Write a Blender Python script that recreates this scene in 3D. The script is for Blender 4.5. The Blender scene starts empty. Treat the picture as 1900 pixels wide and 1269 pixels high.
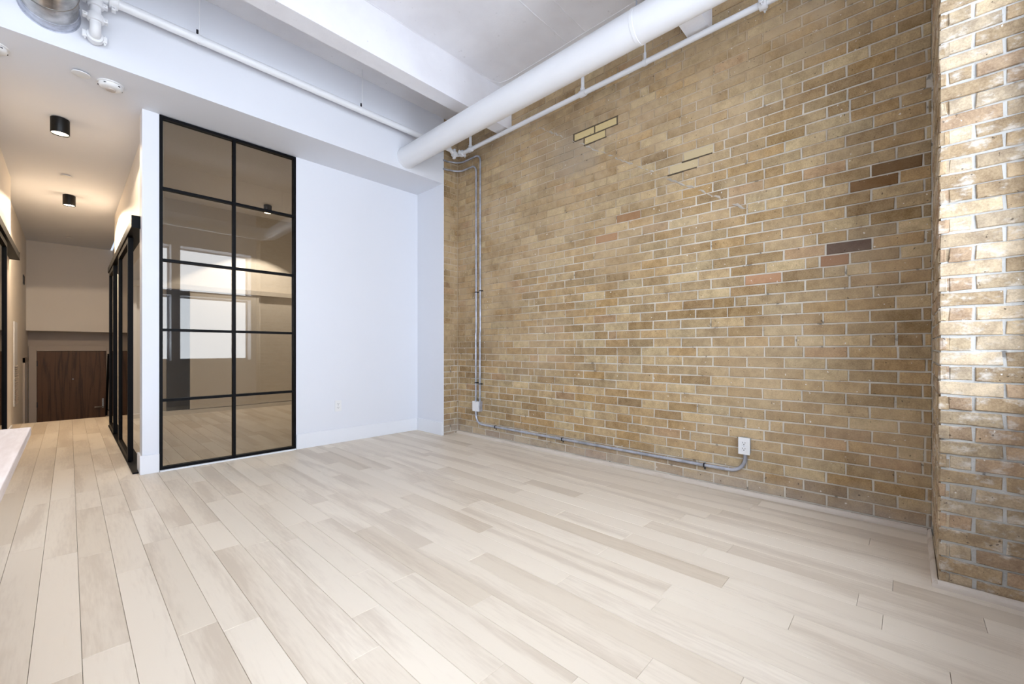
import bpy, bmesh, math, random
from mathutils import Vector, Matrix
SC = bpy.context.scene
C = SC.collection
PI = math.pi
random.seed(7)

# ------------------------------------------------------------------ camera, world, exposure
F_PX, U0, V0, YAW = 777.0, 950.0, 648.0, math.radians(46.6)
CAM_H = 1.0
cd = bpy.data.cameras.new('camera'); cam = bpy.data.objects.new('camera', cd); C.objects.link(cam)
cam.location = (0, 0, CAM_H); cam.rotation_euler = (PI/2, 0, -YAW)
cd.sensor_width = 36; cd.lens = 36*F_PX/1900; cd.shift_y = 13.5/1900; cd.clip_start = 0.02
SC.camera = cam
SC.view_settings.view_transform = 'Standard'; SC.view_settings.look = 'None'
SC.view_settings.gamma = 1; SC.view_settings.use_curve_mapping = False
SC.view_settings.exposure = 0.7
w = bpy.data.worlds.new('world'); SC.world = w; w.use_nodes = True
w.node_tree.nodes['Background'].inputs[0].default_value = (0.75, 0.85, 1.0, 1)
w.node_tree.nodes['Background'].inputs[1].default_value = 0.6
WINDOW_LIGHT = 6.0          # daylight given off by each frosted window pane
HALL_W, BED_W = 17, 100      # watts of the ceiling lamps

# key planes (metres): camera stands at x=0, y=0
XB = 3.20        # brick wall
YM = 4.44        # white wall with the glass partition
YR = 3.92        # brick return / bulkhead face
XR = 2.98        # white return
ZS = 3.68        # concrete slab
ZH = 2.92        # hall ceiling and bulkhead underside
YW = -0.36       # window wall
XP, YP = 2.52, -0.095   # brick pier front face, side face
XL = -3.2        # far left wall

def proj(p):
    x, y, z = p
    d = x*math.sin(YAW)+y*math.cos(YAW); l = x*math.cos(YAW)-y*math.sin(YAW)
    if d < 0.05: return None
    return U0+F_PX*l/d, V0-F_PX*(z-CAM_H)/d, d

# ------------------------------------------------------------------ materials
def lin(r, g, b):
    f = lambda c: (c/255/12.92) if c/255 <= 0.04045 else ((c/255+0.055)/1.055)**2.4
    return (f(r), f(g), f(b), 1)
class NT:
    def __init__(s, name):
        s.m = bpy.data.materials.new(name); s.m.use_nodes = True
        s.t = s.m.node_tree; s.bsdf = s.t.nodes['Principled BSDF']; s.out = s.t.nodes['Material Output']
    def n(s, typ, **kw):
        x = s.t.nodes.new(typ)
        for k, v in kw.items(): setattr(x, k, v)
        return x
    def l(s, a, b): s.t.links.new(a, b)
    def val(s, sock, v):
        if isinstance(v, bpy.types.NodeSocket): s.l(v, sock)
        else: sock.default_value = v
    def math(s, op, a, b=0.0, clamp=False):
        x = s.n('ShaderNodeMath', operation=op, use_clamp=clamp); s.val(x.inputs[0], a); s.val(x.inputs[1], b); return x.outputs[0]
    def mix(s, f, a, b, blend='MIX'):
        x = s.n('ShaderNodeMix', data_type='RGBA', blend_type=blend)
        s.val(x.inputs['Factor'], f); s.val(x.inputs['A'] if False else x.inputs[6], a); s.val(x.inputs[7], b); return x.outputs[2]
    def noise(s, vec, scale, detail=4, rough=0.55):
        x = s.n('ShaderNodeTexNoise'); x.inputs['Scale'].default_value = scale; x.inputs['Detail'].default_value = detail
        x.inputs['Roughness'].default_value = rough
        if vec is not None: s.l(vec, x.inputs['Vector'])
        return x.outputs['Fac']
    def ramp(s, f, lo, hi):
        x = s.n('ShaderNodeMapRange', interpolation_type='SMOOTHSTEP'); s.val(x.inputs[0], f)
        x.inputs[1].default_value = lo; x.inputs[2].default_value = hi; return x.outputs[0]
    def pos(s): return s.n('ShaderNodeNewGeometry').outputs['Position']
    def scale(s, v, sc):
        x = s.n('ShaderNodeVectorMath', operation='MULTIPLY'); s.l(v, x.inputs[0]); x.inputs[1].default_value = sc; return x.outputs[0]
    def bump(s, h, strength, dist):
        x = s.n('ShaderNodeBump'); x.inputs['Strength'].default_value = strength; x.inputs['Distance'].default_value = dist
        s.l(h, x.inputs['Height']); s.l(x.outputs[0], s.bsdf.inputs['Normal'])
    def set(s, col=None, rough=None, metal=None, spec=None):
        b = s.bsdf
        if col is not None: s.val(b.inputs['Base Color'], col)
        if rough is not None: s.val(b.inputs['Roughness'], rough)
        if metal is not None: b.inputs['Metallic'].default_value = metal
        if spec is not None: b.inputs['Specular IOR Level'].default_value = spec
        return s.m

def paint(name, col, rough=0.6, vary=0.03, bump=0.05, spec=None):
    t = NT(name); p = t.pos()
    n = t.noise(p, 1.7, 3); fine = t.noise(p, 160, 2)
    c = t.mix(t.math('MULTIPLY', n, vary*2), col, tuple(x*0.8 for x in col[:3])+(1,))
    t.set(c, rough); t.bump(fine, bump, 0.002)
    if spec is not None: t.set(spec=spec)
    return t.m
M = {}
M['wall'] = paint('white_wall_paint', lin(226, 228, 234), 0.62)
M['hallwall'] = paint('hall_wall_paint', lin(228, 221, 212), 0.65)
M['ceil'] = paint('ceiling_paint', lin(238, 236, 236), 0.7)
M['trim'] = paint('white_trim_paint', lin(232, 234, 239), 0.35, 0.02, 0.02)
M['duct'] = paint('white_duct_paint', lin(232, 233, 236), 0.38, 0.03, 0.03)
M['plastic'] = paint('white_plastic', lin(232, 232, 232), 0.3, 0.01, 0.0)
M['closet'] = paint('closet_panel_paint', lin(222, 214, 204), 0.5)
M['grey'] = paint('grey_plaster', lin(190, 178, 168), 0.7)
M['black'] = paint('black_metal', lin(7, 7, 10), 0.5, 0.02, 0.0, 0.12)
M['lampblack'] = paint('black_lamp_metal', lin(12, 10, 9), 0.4, 0.02, 0.0, 0.25)
M['dark'] = paint('dark_gap', lin(40, 36, 34), 0.8)
def slab_mat():
    t = NT('painted_concrete_slab'); p = t.pos()
    n = t.noise(p, 2.2, 5); f = t.noise(p, 55, 4, 0.65)
    sp = t.ramp(t.noise(p, 30, 2), 0.70, 0.76)
    c = t.mix(t.ramp(n, 0.3, 0.75), lin(240, 240, 244), lin(230, 229, 233))
    c = t.mix(t.math('MULTIPLY', sp, 0.25), c, lin(165, 163, 165))
    t.set(c, 0.72); t.bump(f, 0.25, 0.004); return t.m
M['slab'] = slab_mat()
def metal(name, col, rough, streak=None):
    t = NT(name); p = t.pos()
    n = t.noise(t.scale(p, streak) if streak else p, 14, 4)
    c = t.mix(t.ramp(n, 0.3, 0.7), col, tuple(x*0.62 for x in col[:3])+(1,))
    t.set(c, t.math('ADD', t.math('MULTIPLY', n, 0.25), rough), 1.0); return t.m
M['galv'] = metal('galvanised_steel', lin(196, 200, 212), 0.25); M['galv'].node_tree.nodes['Principled BSDF'].inputs['Metallic'].default_value = 0.55
M['spiral'] = metal('spiral_duct_steel', lin(190, 188, 186), 0.2)
M['chrome'] = metal('brushed_chrome', lin(205, 200, 192), 0.2)
M['bolt'] = metal('dark_bolt_steel', lin(70, 70, 74), 0.35)

def smear_mask(t, p):
    """old lime smeared over the brickwork: the upper half towards the far corner"""
    s = t.n('ShaderNodeSeparateXYZ'); t.l(p, s.inputs[0])
    a = t.math('MULTIPLY', t.math('SUBTRACT', s.outputs[2], 1.38), 0.62)
    b = t.math('MULTIPLY', t.math('SUBTRACT', s.outputs[1], 1.75), 0.34)
    n = t.math('MULTIPLY', t.math('SUBTRACT', t.noise(p, 1.5, 4, 0.6), 0.5), 2.4)
    return t.ramp(t.math('ADD', t.math('ADD', a, b), n), 0.0, 0.85)
def wall_stains(t, p, c, pale=lin(208, 184, 150), amount=0.36):
    """pale lime bloom in patches, and the grey cement render round the old repair"""
    bloom = t.ramp(t.noise(t.scale(p, (1, 0.8, 1.2)), 1.0, 5, 0.6), 0.47, 0.68)
    c = t.mix(t.math('MULTIPLY', bloom, amount), c, pale)
    d = t.n('ShaderNodeVectorMath', operation='DISTANCE'); t.l(t.scale(p, (1, 0.75, 1)), d.inputs[0]); d.inputs[1].default_value = (XB, 2.2*0.75, 2.80)
    g = t.ramp(t.math('ADD', d.outputs['Value'], t.math('MULTIPLY', t.noise(p, 5, 5, 0.65), 0.6)), 0.62, 0.36)
    return t.mix(t.math('MULTIPLY', g, 0.6), c, lin(158, 143, 124))
def brick_mat(name, smear=True):
    t = NT(name); p = t.pos()
    at = t.n('ShaderNodeAttribute', attribute_name='tint'); col = at.outputs['Color']
    big = t.noise(p, 17, 6, 0.62); grain = t.noise(p, 130, 4, 0.7)
    v = t.math('ADD', t.math('MULTIPLY', big, 0.5), t.math('MULTIPLY', grain, 0.42))
    c = t.mix(1.0, col, t.n('ShaderNodeCombineXYZ').outputs[0], 'MULTIPLY') if False else col
    c = t.mix(t.ramp(v, 0.3, 0.62), t.mix(0.45, c, lin(78, 54, 30)), t.mix(0.22, c, lin(228, 204, 164)))
    if smear:
        m = smear_mask(t, p)
        blot = t.ramp(t.noise(p, 6, 5, 0.62), 0.36, 0.66)
        c = t.mix(t.math('MULTIPLY', t.math('MULTIPLY', m, blot), 0.85), c, lin(182, 158, 124))
        soot = t.ramp(t.noise(t.scale(p, (1, 0.8, 1.3)), 1.3, 3), 0.52, 0.72)
        c = t.mix(t.math('MULTIPLY', t.math('MULTIPLY', soot, m), 0.5), c, lin(112, 92, 72))
        c = wall_stains(t, p, c)
        s = t.n('ShaderNodeSeparateXYZ'); t.l(p, s.inputs[0])
        low = t.math('MULTIPLY', t.ramp(t.math('ADD', s.outputs[2], t.math('MULTIPLY', t.noise(p, 4, 4), 0.22)), 0.34, 0.12), 0.5)
        c = t.mix(low, c, lin(176, 168, 162))
    else:
        wash = t.ramp(t.noise(t.scale(p, (1, 1, 1.6)), 14, 5, 0.65), 0.5, 0.72)
        c = t.mix(t.math('MULTIPLY', wash, 0.8), c, lin(218, 212, 202))
    if smear: c = t.mix(at.outputs['Alpha'], col, c)
    spk = t.ramp(t.noise(p, 46, 2, 0.4), 0.735, 0.76)
    c = t.mix(t.math('MULTIPLY', spk, 0.8), c, lin(232, 228, 220))
    pit = t.ramp(t.noise(p, 60, 2, 0.4), 0.29, 0.25)
    c = t.mix(t.math('MULTIPLY', pit, 0.7), c, lin(50, 38, 28))
    t.set(c, 0.78, spec=0.35)
    t.bump(t.math('ADD', t.math('MULTIPLY', big, 0.7), t.math('MULTIPLY', grain, 0.5)), 0.5, 0.006)
    return t.m
M['brick'] = brick_mat('old_yellow_brick')
M['pierbrick'] = brick_mat('lime_washed_pier_brick', False)
def mortar_mat(name, light, smear=True):
    t = NT(name); p = t.pos()
    n = t.noise(p, 5, 5, 0.6); g = t.noise(p, 90, 4, 0.7)
    c = t.mix(t.ramp(n, 0.3, 0.72), light, tuple(x*0.72 for x in light[:3])+(1,))
    if smear:
        c = t.mix(t.math('MULTIPLY', smear_mask(t, p), 0.93), c, lin(174, 150, 118))
    if smear: c = wall_stains(t, p, c, lin(222, 212, 194), 0.5)
    crk = t.ramp(t.noise(p, 17, 3, 0.5), 0.33, 0.27)
    c = t.mix(t.math('MULTIPLY', crk, 0.65), c, lin(62, 52, 44))
    t.set(c, 0.9, spec=0.2); t.bump(t.math('ADD', g, n), 0.7, 0.006); return t.m
M['mortar'] = mortar_mat('lime_mortar', lin(220, 213, 200))
M['piermortar'] = mortar_mat('pier_mortar', lin(206, 205, 200), False)
M['scar'] = mortar_mat('cement_scar', lin(196, 186, 172), False)
M['darkmortar'] = mortar_mat('dark_repair_mortar', lin(96, 84, 68), False)

def wood(name, ca, cb, rough, axis_scale, dark=0.35, use_attr=True, gscale=1.0):
    t = NT(name); p = t.pos()
    at = t.n('ShaderNodeAttribute', attribute_name='tint')
    if use_attr:
        off = t.n('ShaderNodeVectorMath', operation='MULTIPLY_ADD')
        t.l(at.outputs['Color'], off.inputs[0]); off.inputs[1].default_value = (37, 53, 71); t.l(p, off.inputs[2]); p = off.outputs[0]
    q = t.scale(p, axis_scale)
    warp = t.noise(t.scale(p, tuple(x*0.45 for x in axis_scale)), 2.2*gscale, 3)
    wv = t.n('ShaderNodeTexNoise'); wv.inputs['Scale'].default_value = 6*gscale; wv.inputs['Detail'].default_value = 5
    wv.inputs['Distortion'].default_value = 0.6; t.l(q, wv.inputs['Vector'])
    rings = t.math('FRACT', t.math('MULTIPLY', warp, 9.0))
    rings = t.ramp(t.math('ABSOLUTE', t.math('SUBTRACT', rings, 0.5)), 0.02, 0.3)
    fib = t.noise(t.scale(p, tuple(x*4 for x in axis_scale)), 22*gscale, 3)
    f = t.math('ADD', t.math('MULTIPLY', wv.outputs['Fac'], 0.55), t.math('ADD', t.math('MULTIPLY', rings, 0.16), t.math('MULTIPLY', fib, 0.32)))
    if use_attr:
        base = t.mix(at.outputs['Alpha'], ca, cb)
    else: base = ca
    c = t.mix(t.math('MULTIPLY', t.ramp(f, 0.62, 0.36), dark), base, cb if not use_attr else lin(164, 142, 118))
    t.set(c, t.math('ADD', t.math('MULTIPLY', fib, 0.12), rough), spec=0.45)
    t.bump(f, 0.12, 0.0015); return t.m
M['plank'] = wood('pale_oak_floor', lin(235, 223, 205), lin(200, 183, 160), 0.38, (1, 0.1, 1), 0.34)
M['tablewood'] = wood('whitewashed_table_wood', lin(222, 208, 200), lin(186, 164, 152), 0.45, (1, 0.1, 1), 0.7, False)
M['doorwood'] = wood('dark_walnut_veneer', lin(104, 70, 44), lin(58, 36, 20), 0.45, (1, 1, 0.06), 0.8, False, 4.0)
M['shoe'] = wood('shoe_moulding_oak', lin(214, 202, 188), lin(168, 148, 126), 0.5, (1, 0.1, 1), 0.5, False)

def glass_mat(name, tint, refl, fac):
    t = NT(name); t.t.nodes.remove(t.bsdf)
    tr = t.n('ShaderNodeBsdfTransparent'); tr.inputs[0].default_value = tint
    gl = t.n('ShaderNodeBsdfGlossy'); gl.inputs['Color'].default_value = refl; gl.inputs['Roughness'].default_value = 0.004
    mx = t.n('ShaderNodeMixShader'); lw = t.n('ShaderNodeLayerWeight'); lw.inputs['Blend'].default_value = 0.5
    t.l(t.math('ADD', t.math('MULTIPLY', t.math('POWER', lw.outputs['Facing'], 4.0), 0.9), fac), mx.inputs[0])
    t.l(tr.outputs[0], mx.inputs[1]); t.l(gl.outputs[0], mx.inputs[2]); t.l(mx.outputs[0], t.out.inputs[0]); return t.m
M['glass'] = glass_mat('bronze_tinted_glass', (0.76, 0.735, 0.685, 1), (0.86, 0.85, 0.83, 1), 0.055)
M['doorglass'] = glass_mat('tinted_door_glass', (0.72, 0.66, 0.58, 1), (0.85, 0.8, 0.74, 1), 0.06)
def emit(name, col, strength, reed=False):
    t = NT(name); t.t.nodes.remove(t.bsdf)
    e = t.n('ShaderNodeEmission'); e.inputs[1].default_value = strength
    if reed:
        p = t.pos(); s = t.n('ShaderNodeSeparateXYZ'); t.l(p, s.inputs[0])
        st = t.math('MULTIPLY', t.math('ADD', t.math('SINE', t.math('MULTIPLY', s.outputs[0], 420)), 1.0), 0.5)
        t.l(t.mix(t.math('MULTIPLY', st, 0.35), col, tuple(x*0.7 for x in col[:3])+(1,)), e.inputs[0])
    else: e.inputs[0].default_value = col
    t.l(e.outputs[0], t.out.inputs[0]); return t.m
M['pane'] = emit('frosted_reeded_pane', (0.80, 0.88, 1.0, 1), WINDOW_LIGHT, True)
M['bulb'] = emit('warm_lamp_diffuser', (1.0, 0.84, 0.6, 1), 14)

# ------------------------------------------------------------------ mesh helpers
class MB:
    def __init__(s): s.v = []; s.f = []; s.c = []
    def add(s, vs, fs, col=None):
        o = len(s.v); s.v += [tuple(v) for v in vs]; s.f += [tuple(i+o for i in f) for f in fs]
        if col is not None: s.c += [col]*len(vs)
        return s
    def box(s, x0, x1, y0, y1, z0, z1, b=0.0):
        x0, x1 = min(x0, x1), max(x0, x1); y0, y1 = min(y0, y1), max(y0, y1); z0, z1 = min(z0, z1), max(z0, z1)
        if b <= 0:
            vs = [(x, y, z) for z in (z0, z1) for y in (y0, y1) for x in (x0, x1)]
            return s.add(vs, [(0, 2, 3, 1), (4, 5, 7, 6), (0, 1, 5, 4), (2, 6, 7, 3), (0, 4, 6, 2), (1, 3, 7, 5)])
        bm = bmesh.new(); bmesh.ops.create_cube(bm, size=1)
        for v in bm.verts:
            v.co = Vector(((x0+x1)/2+v.co.x*(x1-x0), (y0+y1)/2+v.co.y*(y1-y0), (z0+z1)/2+v.co.z*(z1-z0)))
        bmesh.ops.bevel(bm, geom=bm.edges[:], offset=b, segments=2, affect='EDGES', profile=0.5)
        bm.verts.index_update()
        s.add([v.co[:] for v in bm.verts], [[v.index for v in f.verts] for f in bm.faces]); bm.free(); return s
    def prism(s, prof, axis, a, b):
        """extrude closed 2D profile along axis 0/1/2 from a to b"""
        def P(p, t):
            return {0: (t, p[0], p[1]), 1: (p[0], t, p[1]), 2: (p[0], p[1], t)}[axis]
        n = len(prof)
        vs = [P(p, a) for p in prof]+[P(p, b) for p in prof]
        fs = [(i, (i+1) % n, n+(i+1) % n, n+i) for i in range(n)]+[tuple(range(n-1, -1, -1)), tuple(range(n, 2*n))]
        return s.add(vs, fs)
    def tube(s, pts, r, n=16, caps=True):
        pts = [Vector(p) for p in pts]; rings = []
        rs = r if isinstance(r, (list, tuple)) else [r]*len(pts)
        t0 = (pts[1]-pts[0]).normalized()
        up = Vector((0, 0, 1)) if abs(t0.z) < 0.9 else Vector((1, 0, 0))
        nrm = t0.cross(up).normalized()
        vs = []
        for i, p in enumerate(pts):
            t = (pts[min(i+1, len(pts)-1)]-pts[max(i-1, 0)]).normalized()
            nrm = (nrm-t*nrm.dot(t)).normalized(); bn = t.cross(nrm)
            k = 1.0
            if 0 < i < len(pts)-1:
                a = (pts[i]-pts[i-1]).normalized(); k = 1.0
            for j in range(n):
                an = 2*PI*j/n; vs.append(p+(nrm*math.cos(an)+bn*math.sin(an))*rs[i])
        m = len(pts)
        fs = [(i*n+j, i*n+(j+1) % n, (i+1)*n+(j+1) % n, (i+1)*n+j) for i in range(m-1) for j in range(n)]
        if caps: fs += [tuple(range(n-1, -1, -1)), tuple(range((m-1)*n, m*n))]
        return s.add(vs, fs)
    def lathe(s, prof, c, axis='z', n=32):
        """prof: list of (radius, height)"""
        vs = []
        for r, h in prof:
            for j in range(n):
                a = 2*PI*j/n; x, y = r*math.cos(a), r*math.sin(a)
                d = {'z': (x, y, h), 'y': (x, h, y), 'x': (h, x, y)}[axis]
                vs.append((c[0]+d[0], c[1]+d[1], c[2]+d[2]))
        m = len(prof)
        fs = [(i*n+j, i*n+(j+1) % n, (i+1)*n+(j+1) % n, (i+1)*n+j) for i in range(m-1) for j in range(n)]
        fs += [tuple(range(n-1, -1, -1)), tuple(range((m-1)*n, m*n))]
        return s.add(vs, fs)
    def build(s, name, mat, parent=None, smooth=False, org=None):
        me = bpy.data.meshes.new(name)
        vs = s.v
        if org is not None: vs = [(x-org[0], y-org[1], z-org[2]) for x, y, z in s.v]
        me.from_pydata(vs, [], s.f); me.validate()
        bm = bmesh.new(); bm.from_mesh(me); bmesh.ops.recalc_face_normals(bm, faces=bm.faces[:]); bm.to_mesh(me); bm.free()
        if s.c:
            at = me.color_attributes.new('tint', 'FLOAT_COLOR', 'POINT')
            at.data.foreach_set('color', [x for c in s.c for x in c])
        me.materials.append(M[mat] if isinstance(mat, str) else mat)
        if smooth:
            for p in me.polygons: p.use_smooth = True
            me.set_sharp_from_angle(angle=math.radians(38))
        o = bpy.data.objects.new(name, me); C.objects.link(o)
        if org is not None: o.location = org
        if parent is not None:
            o.parent = parent
            o.location = Vector(org or (0, 0, 0))-world_loc(parent)
        return o
def world_loc(o):
    v = Vector(o.location)
    while o.parent is not None:
        o = o.parent; v = v+Vector(o.location)
    return v
def tag(o, label, cat, group=None, kind=None):
    o['label'] = label; o['category'] = cat
    if group: o['group'] = group
    if kind: o['kind'] = kind
    return o
def thing(name, loc, label, cat, group=None, kind=None):
    o = bpy.data.objects.new(name, None); o.empty_display_size = 0.1; C.objects.link(o); o.location = loc
    return tag(o, label, cat, group, kind)
def box(name, mat, x0, x1, y0, y1, z0, z1, parent=None, b=0.0, label=None, cat=None, kind=None, smooth=False):
    o = MB().box(x0, x1, y0, y1, z0, z1, b).build(name, mat, parent, smooth)
    if label: tag(o, label, cat, None, kind)
    return o
def arc(c, a, b, r, n=8):
    """quarter bend: from c+a*r to c+b*r around centre c (a, b unit vectors)"""
    c = Vector(c); a = Vector(a); b = Vector(b)
    return [c+(a*math.cos(t)+b*math.sin(t))*r for t in [PI/2*i/n for i in range(n+1)]]
ST = 'structure'

# ------------------------------------------------------------------ room shell
BX = XB+0.004      # mortar face of the brick wall
wall_right = box('wall_right', 'mortar', BX, BX+0.3, YP-0.2, YR+0.3, -0.05, ZS+0.1, label='long old yellow brick wall on the right of the room', cat='wall', kind=ST)
wall_ret = box('wall_corner', 'mortar', XR+0.012, BX, YR+0.004, YR+0.3, -0.05, ZS+0.1, label='narrow brick return wall in the far corner beside the white return', cat='wall', kind=ST)
pier = box('wall_pier', 'piermortar', XP+0.006, BX, YW-0.3, YP-0.006, -0.05, ZS+0.1, label='lime-stained brick pier standing out at the right edge', cat='wall', kind=ST)

# white wall with opening for the glass partition
GX0, GX1 = 0.505, 1.555
m = MB()
m.box(0.40, GX0, YM, YM+0.12, 0, ZH)
m.box(GX1, XR, YM, YM+0.12, 0, ZH)
m.box(0.40, XR, YM, YM+0.12, ZH, ZS)
tag(m.build('wall_back', 'wall'), 'white painted wall with the tall black-framed glass partition', 'wall', None, ST)
box('wall_return', 'wall', XR, XR+0.012, YR, YM+0.12, 0, ZS, label='short white wall return meeting the brick corner', cat='wall', kind=ST)
box('ceiling_bulkhead', 'wall', XL, XR, YR, YM, ZH, ZS, label='deep white bulkhead over the glass partition', cat='bulkhead', kind=ST)
box('ceiling', 'slab', XL-0.1, XB+0.3, YW-0.4, YM+0.12, ZS, ZS+0.2, label='white painted concrete slab ceiling', cat='ceiling', kind=ST)
box('ceiling_hall', 'wall', XL, 0.55, YM, 11.9, ZH, ZH+0.15, label='lower flat hallway ceiling with two black lamps', cat='ceiling', kind=ST)
for i, yb in enumerate((3.03, 1.03)):
    mb = MB(); mb.prism([(yb, ZS+0.02), (yb, 3.30), (yb+0.155, 3.30), (yb+0.155, ZS+0.02)], 0, XL, XB-0.002)
    tag(mb.build('ceiling_beam', 'slab'), ['white concrete ceiling beam nearest the bulkhead, crossing above the duct',
        'white concrete ceiling beam whose end shows above the wall pipe near the top edge'][i], 'beam', None, ST)
# raised joints in the slab
m = MB()
def bead(pts, r=0.004):
    out = []
    for a, b in zip(pts[:-1], pts[1:]):
        a, b = Vector(a), Vector(b); k = max(2, int((b-a).length/0.12))
        for i in range(k):
            q = a+(b-a)*i/k; out.append((q.x+random.uniform(-.003, .003), q.y+random.uniform(-.003, .003), q.z))
    out.append(pts[-1]); m.tube(out, r, 6)
cl = bpy.data.objects['ceiling']
bead([(XL, 3.026, ZS)]+[(2.90, 3.026, ZS)]+[(2.98, 2.98, ZS), (3.0, 2.90, ZS), (3.0, 1.2, ZS)]); m.build('caulk_joint', 'slab', cl, True)
for yy in (2.17, 1.98):
    m = MB(); bead([(XL, yy, ZS), (2.99, yy, ZS)], 0.0035); m.build('caulk_joint', 'slab', cl, True)

# window wall behind the camera with frosted panes
mw = MB()
units = [(1.34, 2.43), (0.12, 1.22), (-1.10, 0.0), (-2.32, -1.22)]
xs = [XL]+[x for u in reversed(units) for x in u]+[XP+0.02]
for a, b in zip(xs[0::2], xs[1::2]): mw.box(a, b, YW-0.32, YW, 0, ZS)
WINZ = [(0.80, 1.95, 2.03, 2.82)]*2+[(0.80, 1.95, 2.03, 3.45)]*2  # last two windows are unseen, their tops raised to brighten the ceiling
for (a, b), (q0, q1, q2, q3) in zip(units, WINZ):
    mw.box(a, b, YW-0.32, YW, 0, q0); mw.box(a, b, YW-0.32, YW, q1, q2); mw.box(a, b, YW-0.32, YW, q3, ZS)
tag(mw.build('wall_window', 'wall'), 'white wall of frosted windows reflected in the glass partition', 'wall', None, ST)
for i, (a, b) in enumerate(units):
    wn = thing('window_%d' % (i+1), ((a+b)/2, YW-0.27, 0.8),
        ['frosted reeded window beside the brick pier, reflected in the glass partition', 'frosted reeded window second from the brick pier, behind the camera',
         'unseen frosted reeded window third from the brick pier, top raised to brighten the ceiling', 'unseen frosted reeded window farthest from the brick pier, top raised to brighten the ceiling'][i], 'window', None, ST)
    for z0, z1 in (WINZ[i][:2], WINZ[i][2:]):
        f = MB(); e = 0.03
        f.box(a, a+e, YW-0.30, YW-0.24, z0, z1); f.box(b-e, b, YW-0.30, YW-0.24, z0, z1)
        f.box(a+e, b-e, YW-0.30, YW-0.24, z0, z0+e); f.box(a+e, b-e, YW-0.30, YW-0.24, z1-e, z1)
        f.build('window_frame', 'trim', wn)
        box('pane', 'pane', a+e, b-e, YW-0.275, YW-0.265, z0+e, z1-e, wn)
    box('window_sill', 'trim', a-0.03, b+0.03, YW-0.235, YW+0.02, WINZ[i][0]-0.03, WINZ[i][0], wn)
box('wall_left', 'wall', XL-0.1, XL, YW-0.12, YM, 0, ZS, label='white wall far to the left of the camera', cat='wall', kind=ST)

# hallway and bedroom shells
mh = MB()
mh.box(0.45, 0.55, 7.5, 8.2, 0, ZH); mh.box(0.45, 0.55, YM+0.12, 7.5, 2.05, ZH); mh.box(0.40, 0.505, YM+0.12, YM+0.17, 0, ZH)
tag(mh.build('wall_hall_right', 'hallwall'), 'warm-lit hallway wall above the right sliding doors', 'wall', None, ST)
mh = MB(); mh.box(XL, -0.45, YM, YM+0.12, 0, ZH); mh.box(-0.55, -0.45, YM+0.12, 7.3, 0, ZH)
tag(mh.build('wall_hall_left', 'hallwall'), 'hallway wall behind the left sliding door', 'wall', None, ST)
box('wall_stair_left', 'hallwall', -0.62, -0.52, 7.3, 11.7, -1.2, ZH, label='hallway wall with the tall grille left of the stairs', cat='wall', kind=ST)
box('wall_stair_right', 'hallwall', 0.58, 0.68, 8.2, 11.7, -1.2, ZH, label='stairwell wall carrying the black handrail', cat='wall', kind=ST)
box('wall_hall_end', 'grey', -0.62, 0.68, 11.66, 11.8, -1.2, ZH, label='grey end wall around the brown entry door', cat='wall', kind=ST)
box('bulkhead_hall', 'hallwall', -0.52, 0.58, 11.25, 11.66, 1.33, ZH, label='beige bulkhead above the brown entry door', cat='bulkhead', kind=ST)
ms = MB(); nst = 6
for i in range(nst):
    ms.box(-0.52, 0.58, 8.66+0.26*i, 8.66+0.26*(i+1), -1.2, -0.178*(i+1))
ms.box(-0.52, 0.58, 8.66+0.26*nst, 11.66, -1.2, -1.07)
tag(ms.build('floor_stairs', 'plank'), 'oak steps going down to the entry door', 'stairs', None, ST)
box('wall_bedroom_back', 'closet', 0.45, XB+0.1, 8.24, 8.34, 0, 3.4, label='bedroom back wall seen through the tinted glass', cat='wall', kind=ST)
box('wall_bedroom_right', 'closet', XB, XB+0.1, YM+0.12, 8.24, 0, 3.4, label='bedroom side wall seen through the tinted glass', cat='wall', kind=ST)
box('wall_bedroom_left', 'closet', 0.45, 0.55, YM+0.12, 8.24, ZH, 3.4, label='upper bedroom wall on the hallway side', cat='wall', kind=ST)
box('ceiling_bedroom', 'ceil', 0.45, XB+0.1, YM+0.12, 8.34, 3.32, 3.45, label='bedroom ceiling seen through the tinted glass', cat='ceiling', kind=ST)

# ------------------------------------------------------------------ floor planks
floor = box('floor', 'dark', XL-0.1, XB+0.1, YW-0.3, 8.64, -0.12, -0.013, label='pale oak plank floor', cat='floor', kind=ST)
PWD = 0.1155
regions = [(XL, XB, YW, YM), (-0.52, 0.45, YM, 8.655), (0.45, XB, YM+0.0, 8.24)]
def region_spans(xc):
    r = []
    if XL < xc < XB: r.append((YW, YM if not (-0.52 < xc < XB) else 8.24))
    if -0.55 < xc < 0.58: r = [(YW, 8.655)]
    return r
planks = []
x = 0.0286-PWD*28
rp = random.Random(11)
while x < XB:
    x0, x1 = max(x, XL), min(x+PWD, XB)
    if x1-x0 > 0.01:
        for ya, yb in region_spans((x0+x1)/2):
            y = ya-rp.uniform(0, 0.9)
            while y < yb:
                L = rp.choice((0.45, 0.62, 0.8, 0.95, 1.05, 1.2, 1.3))*rp.uniform(0.9, 1.1)
                y1 = y+L
                a, b = max(y, ya), min(y1, yb)
                if b-a > 0.03: planks.append((x0, x1, a, b))
                y = y1
    x += PWD
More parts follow.
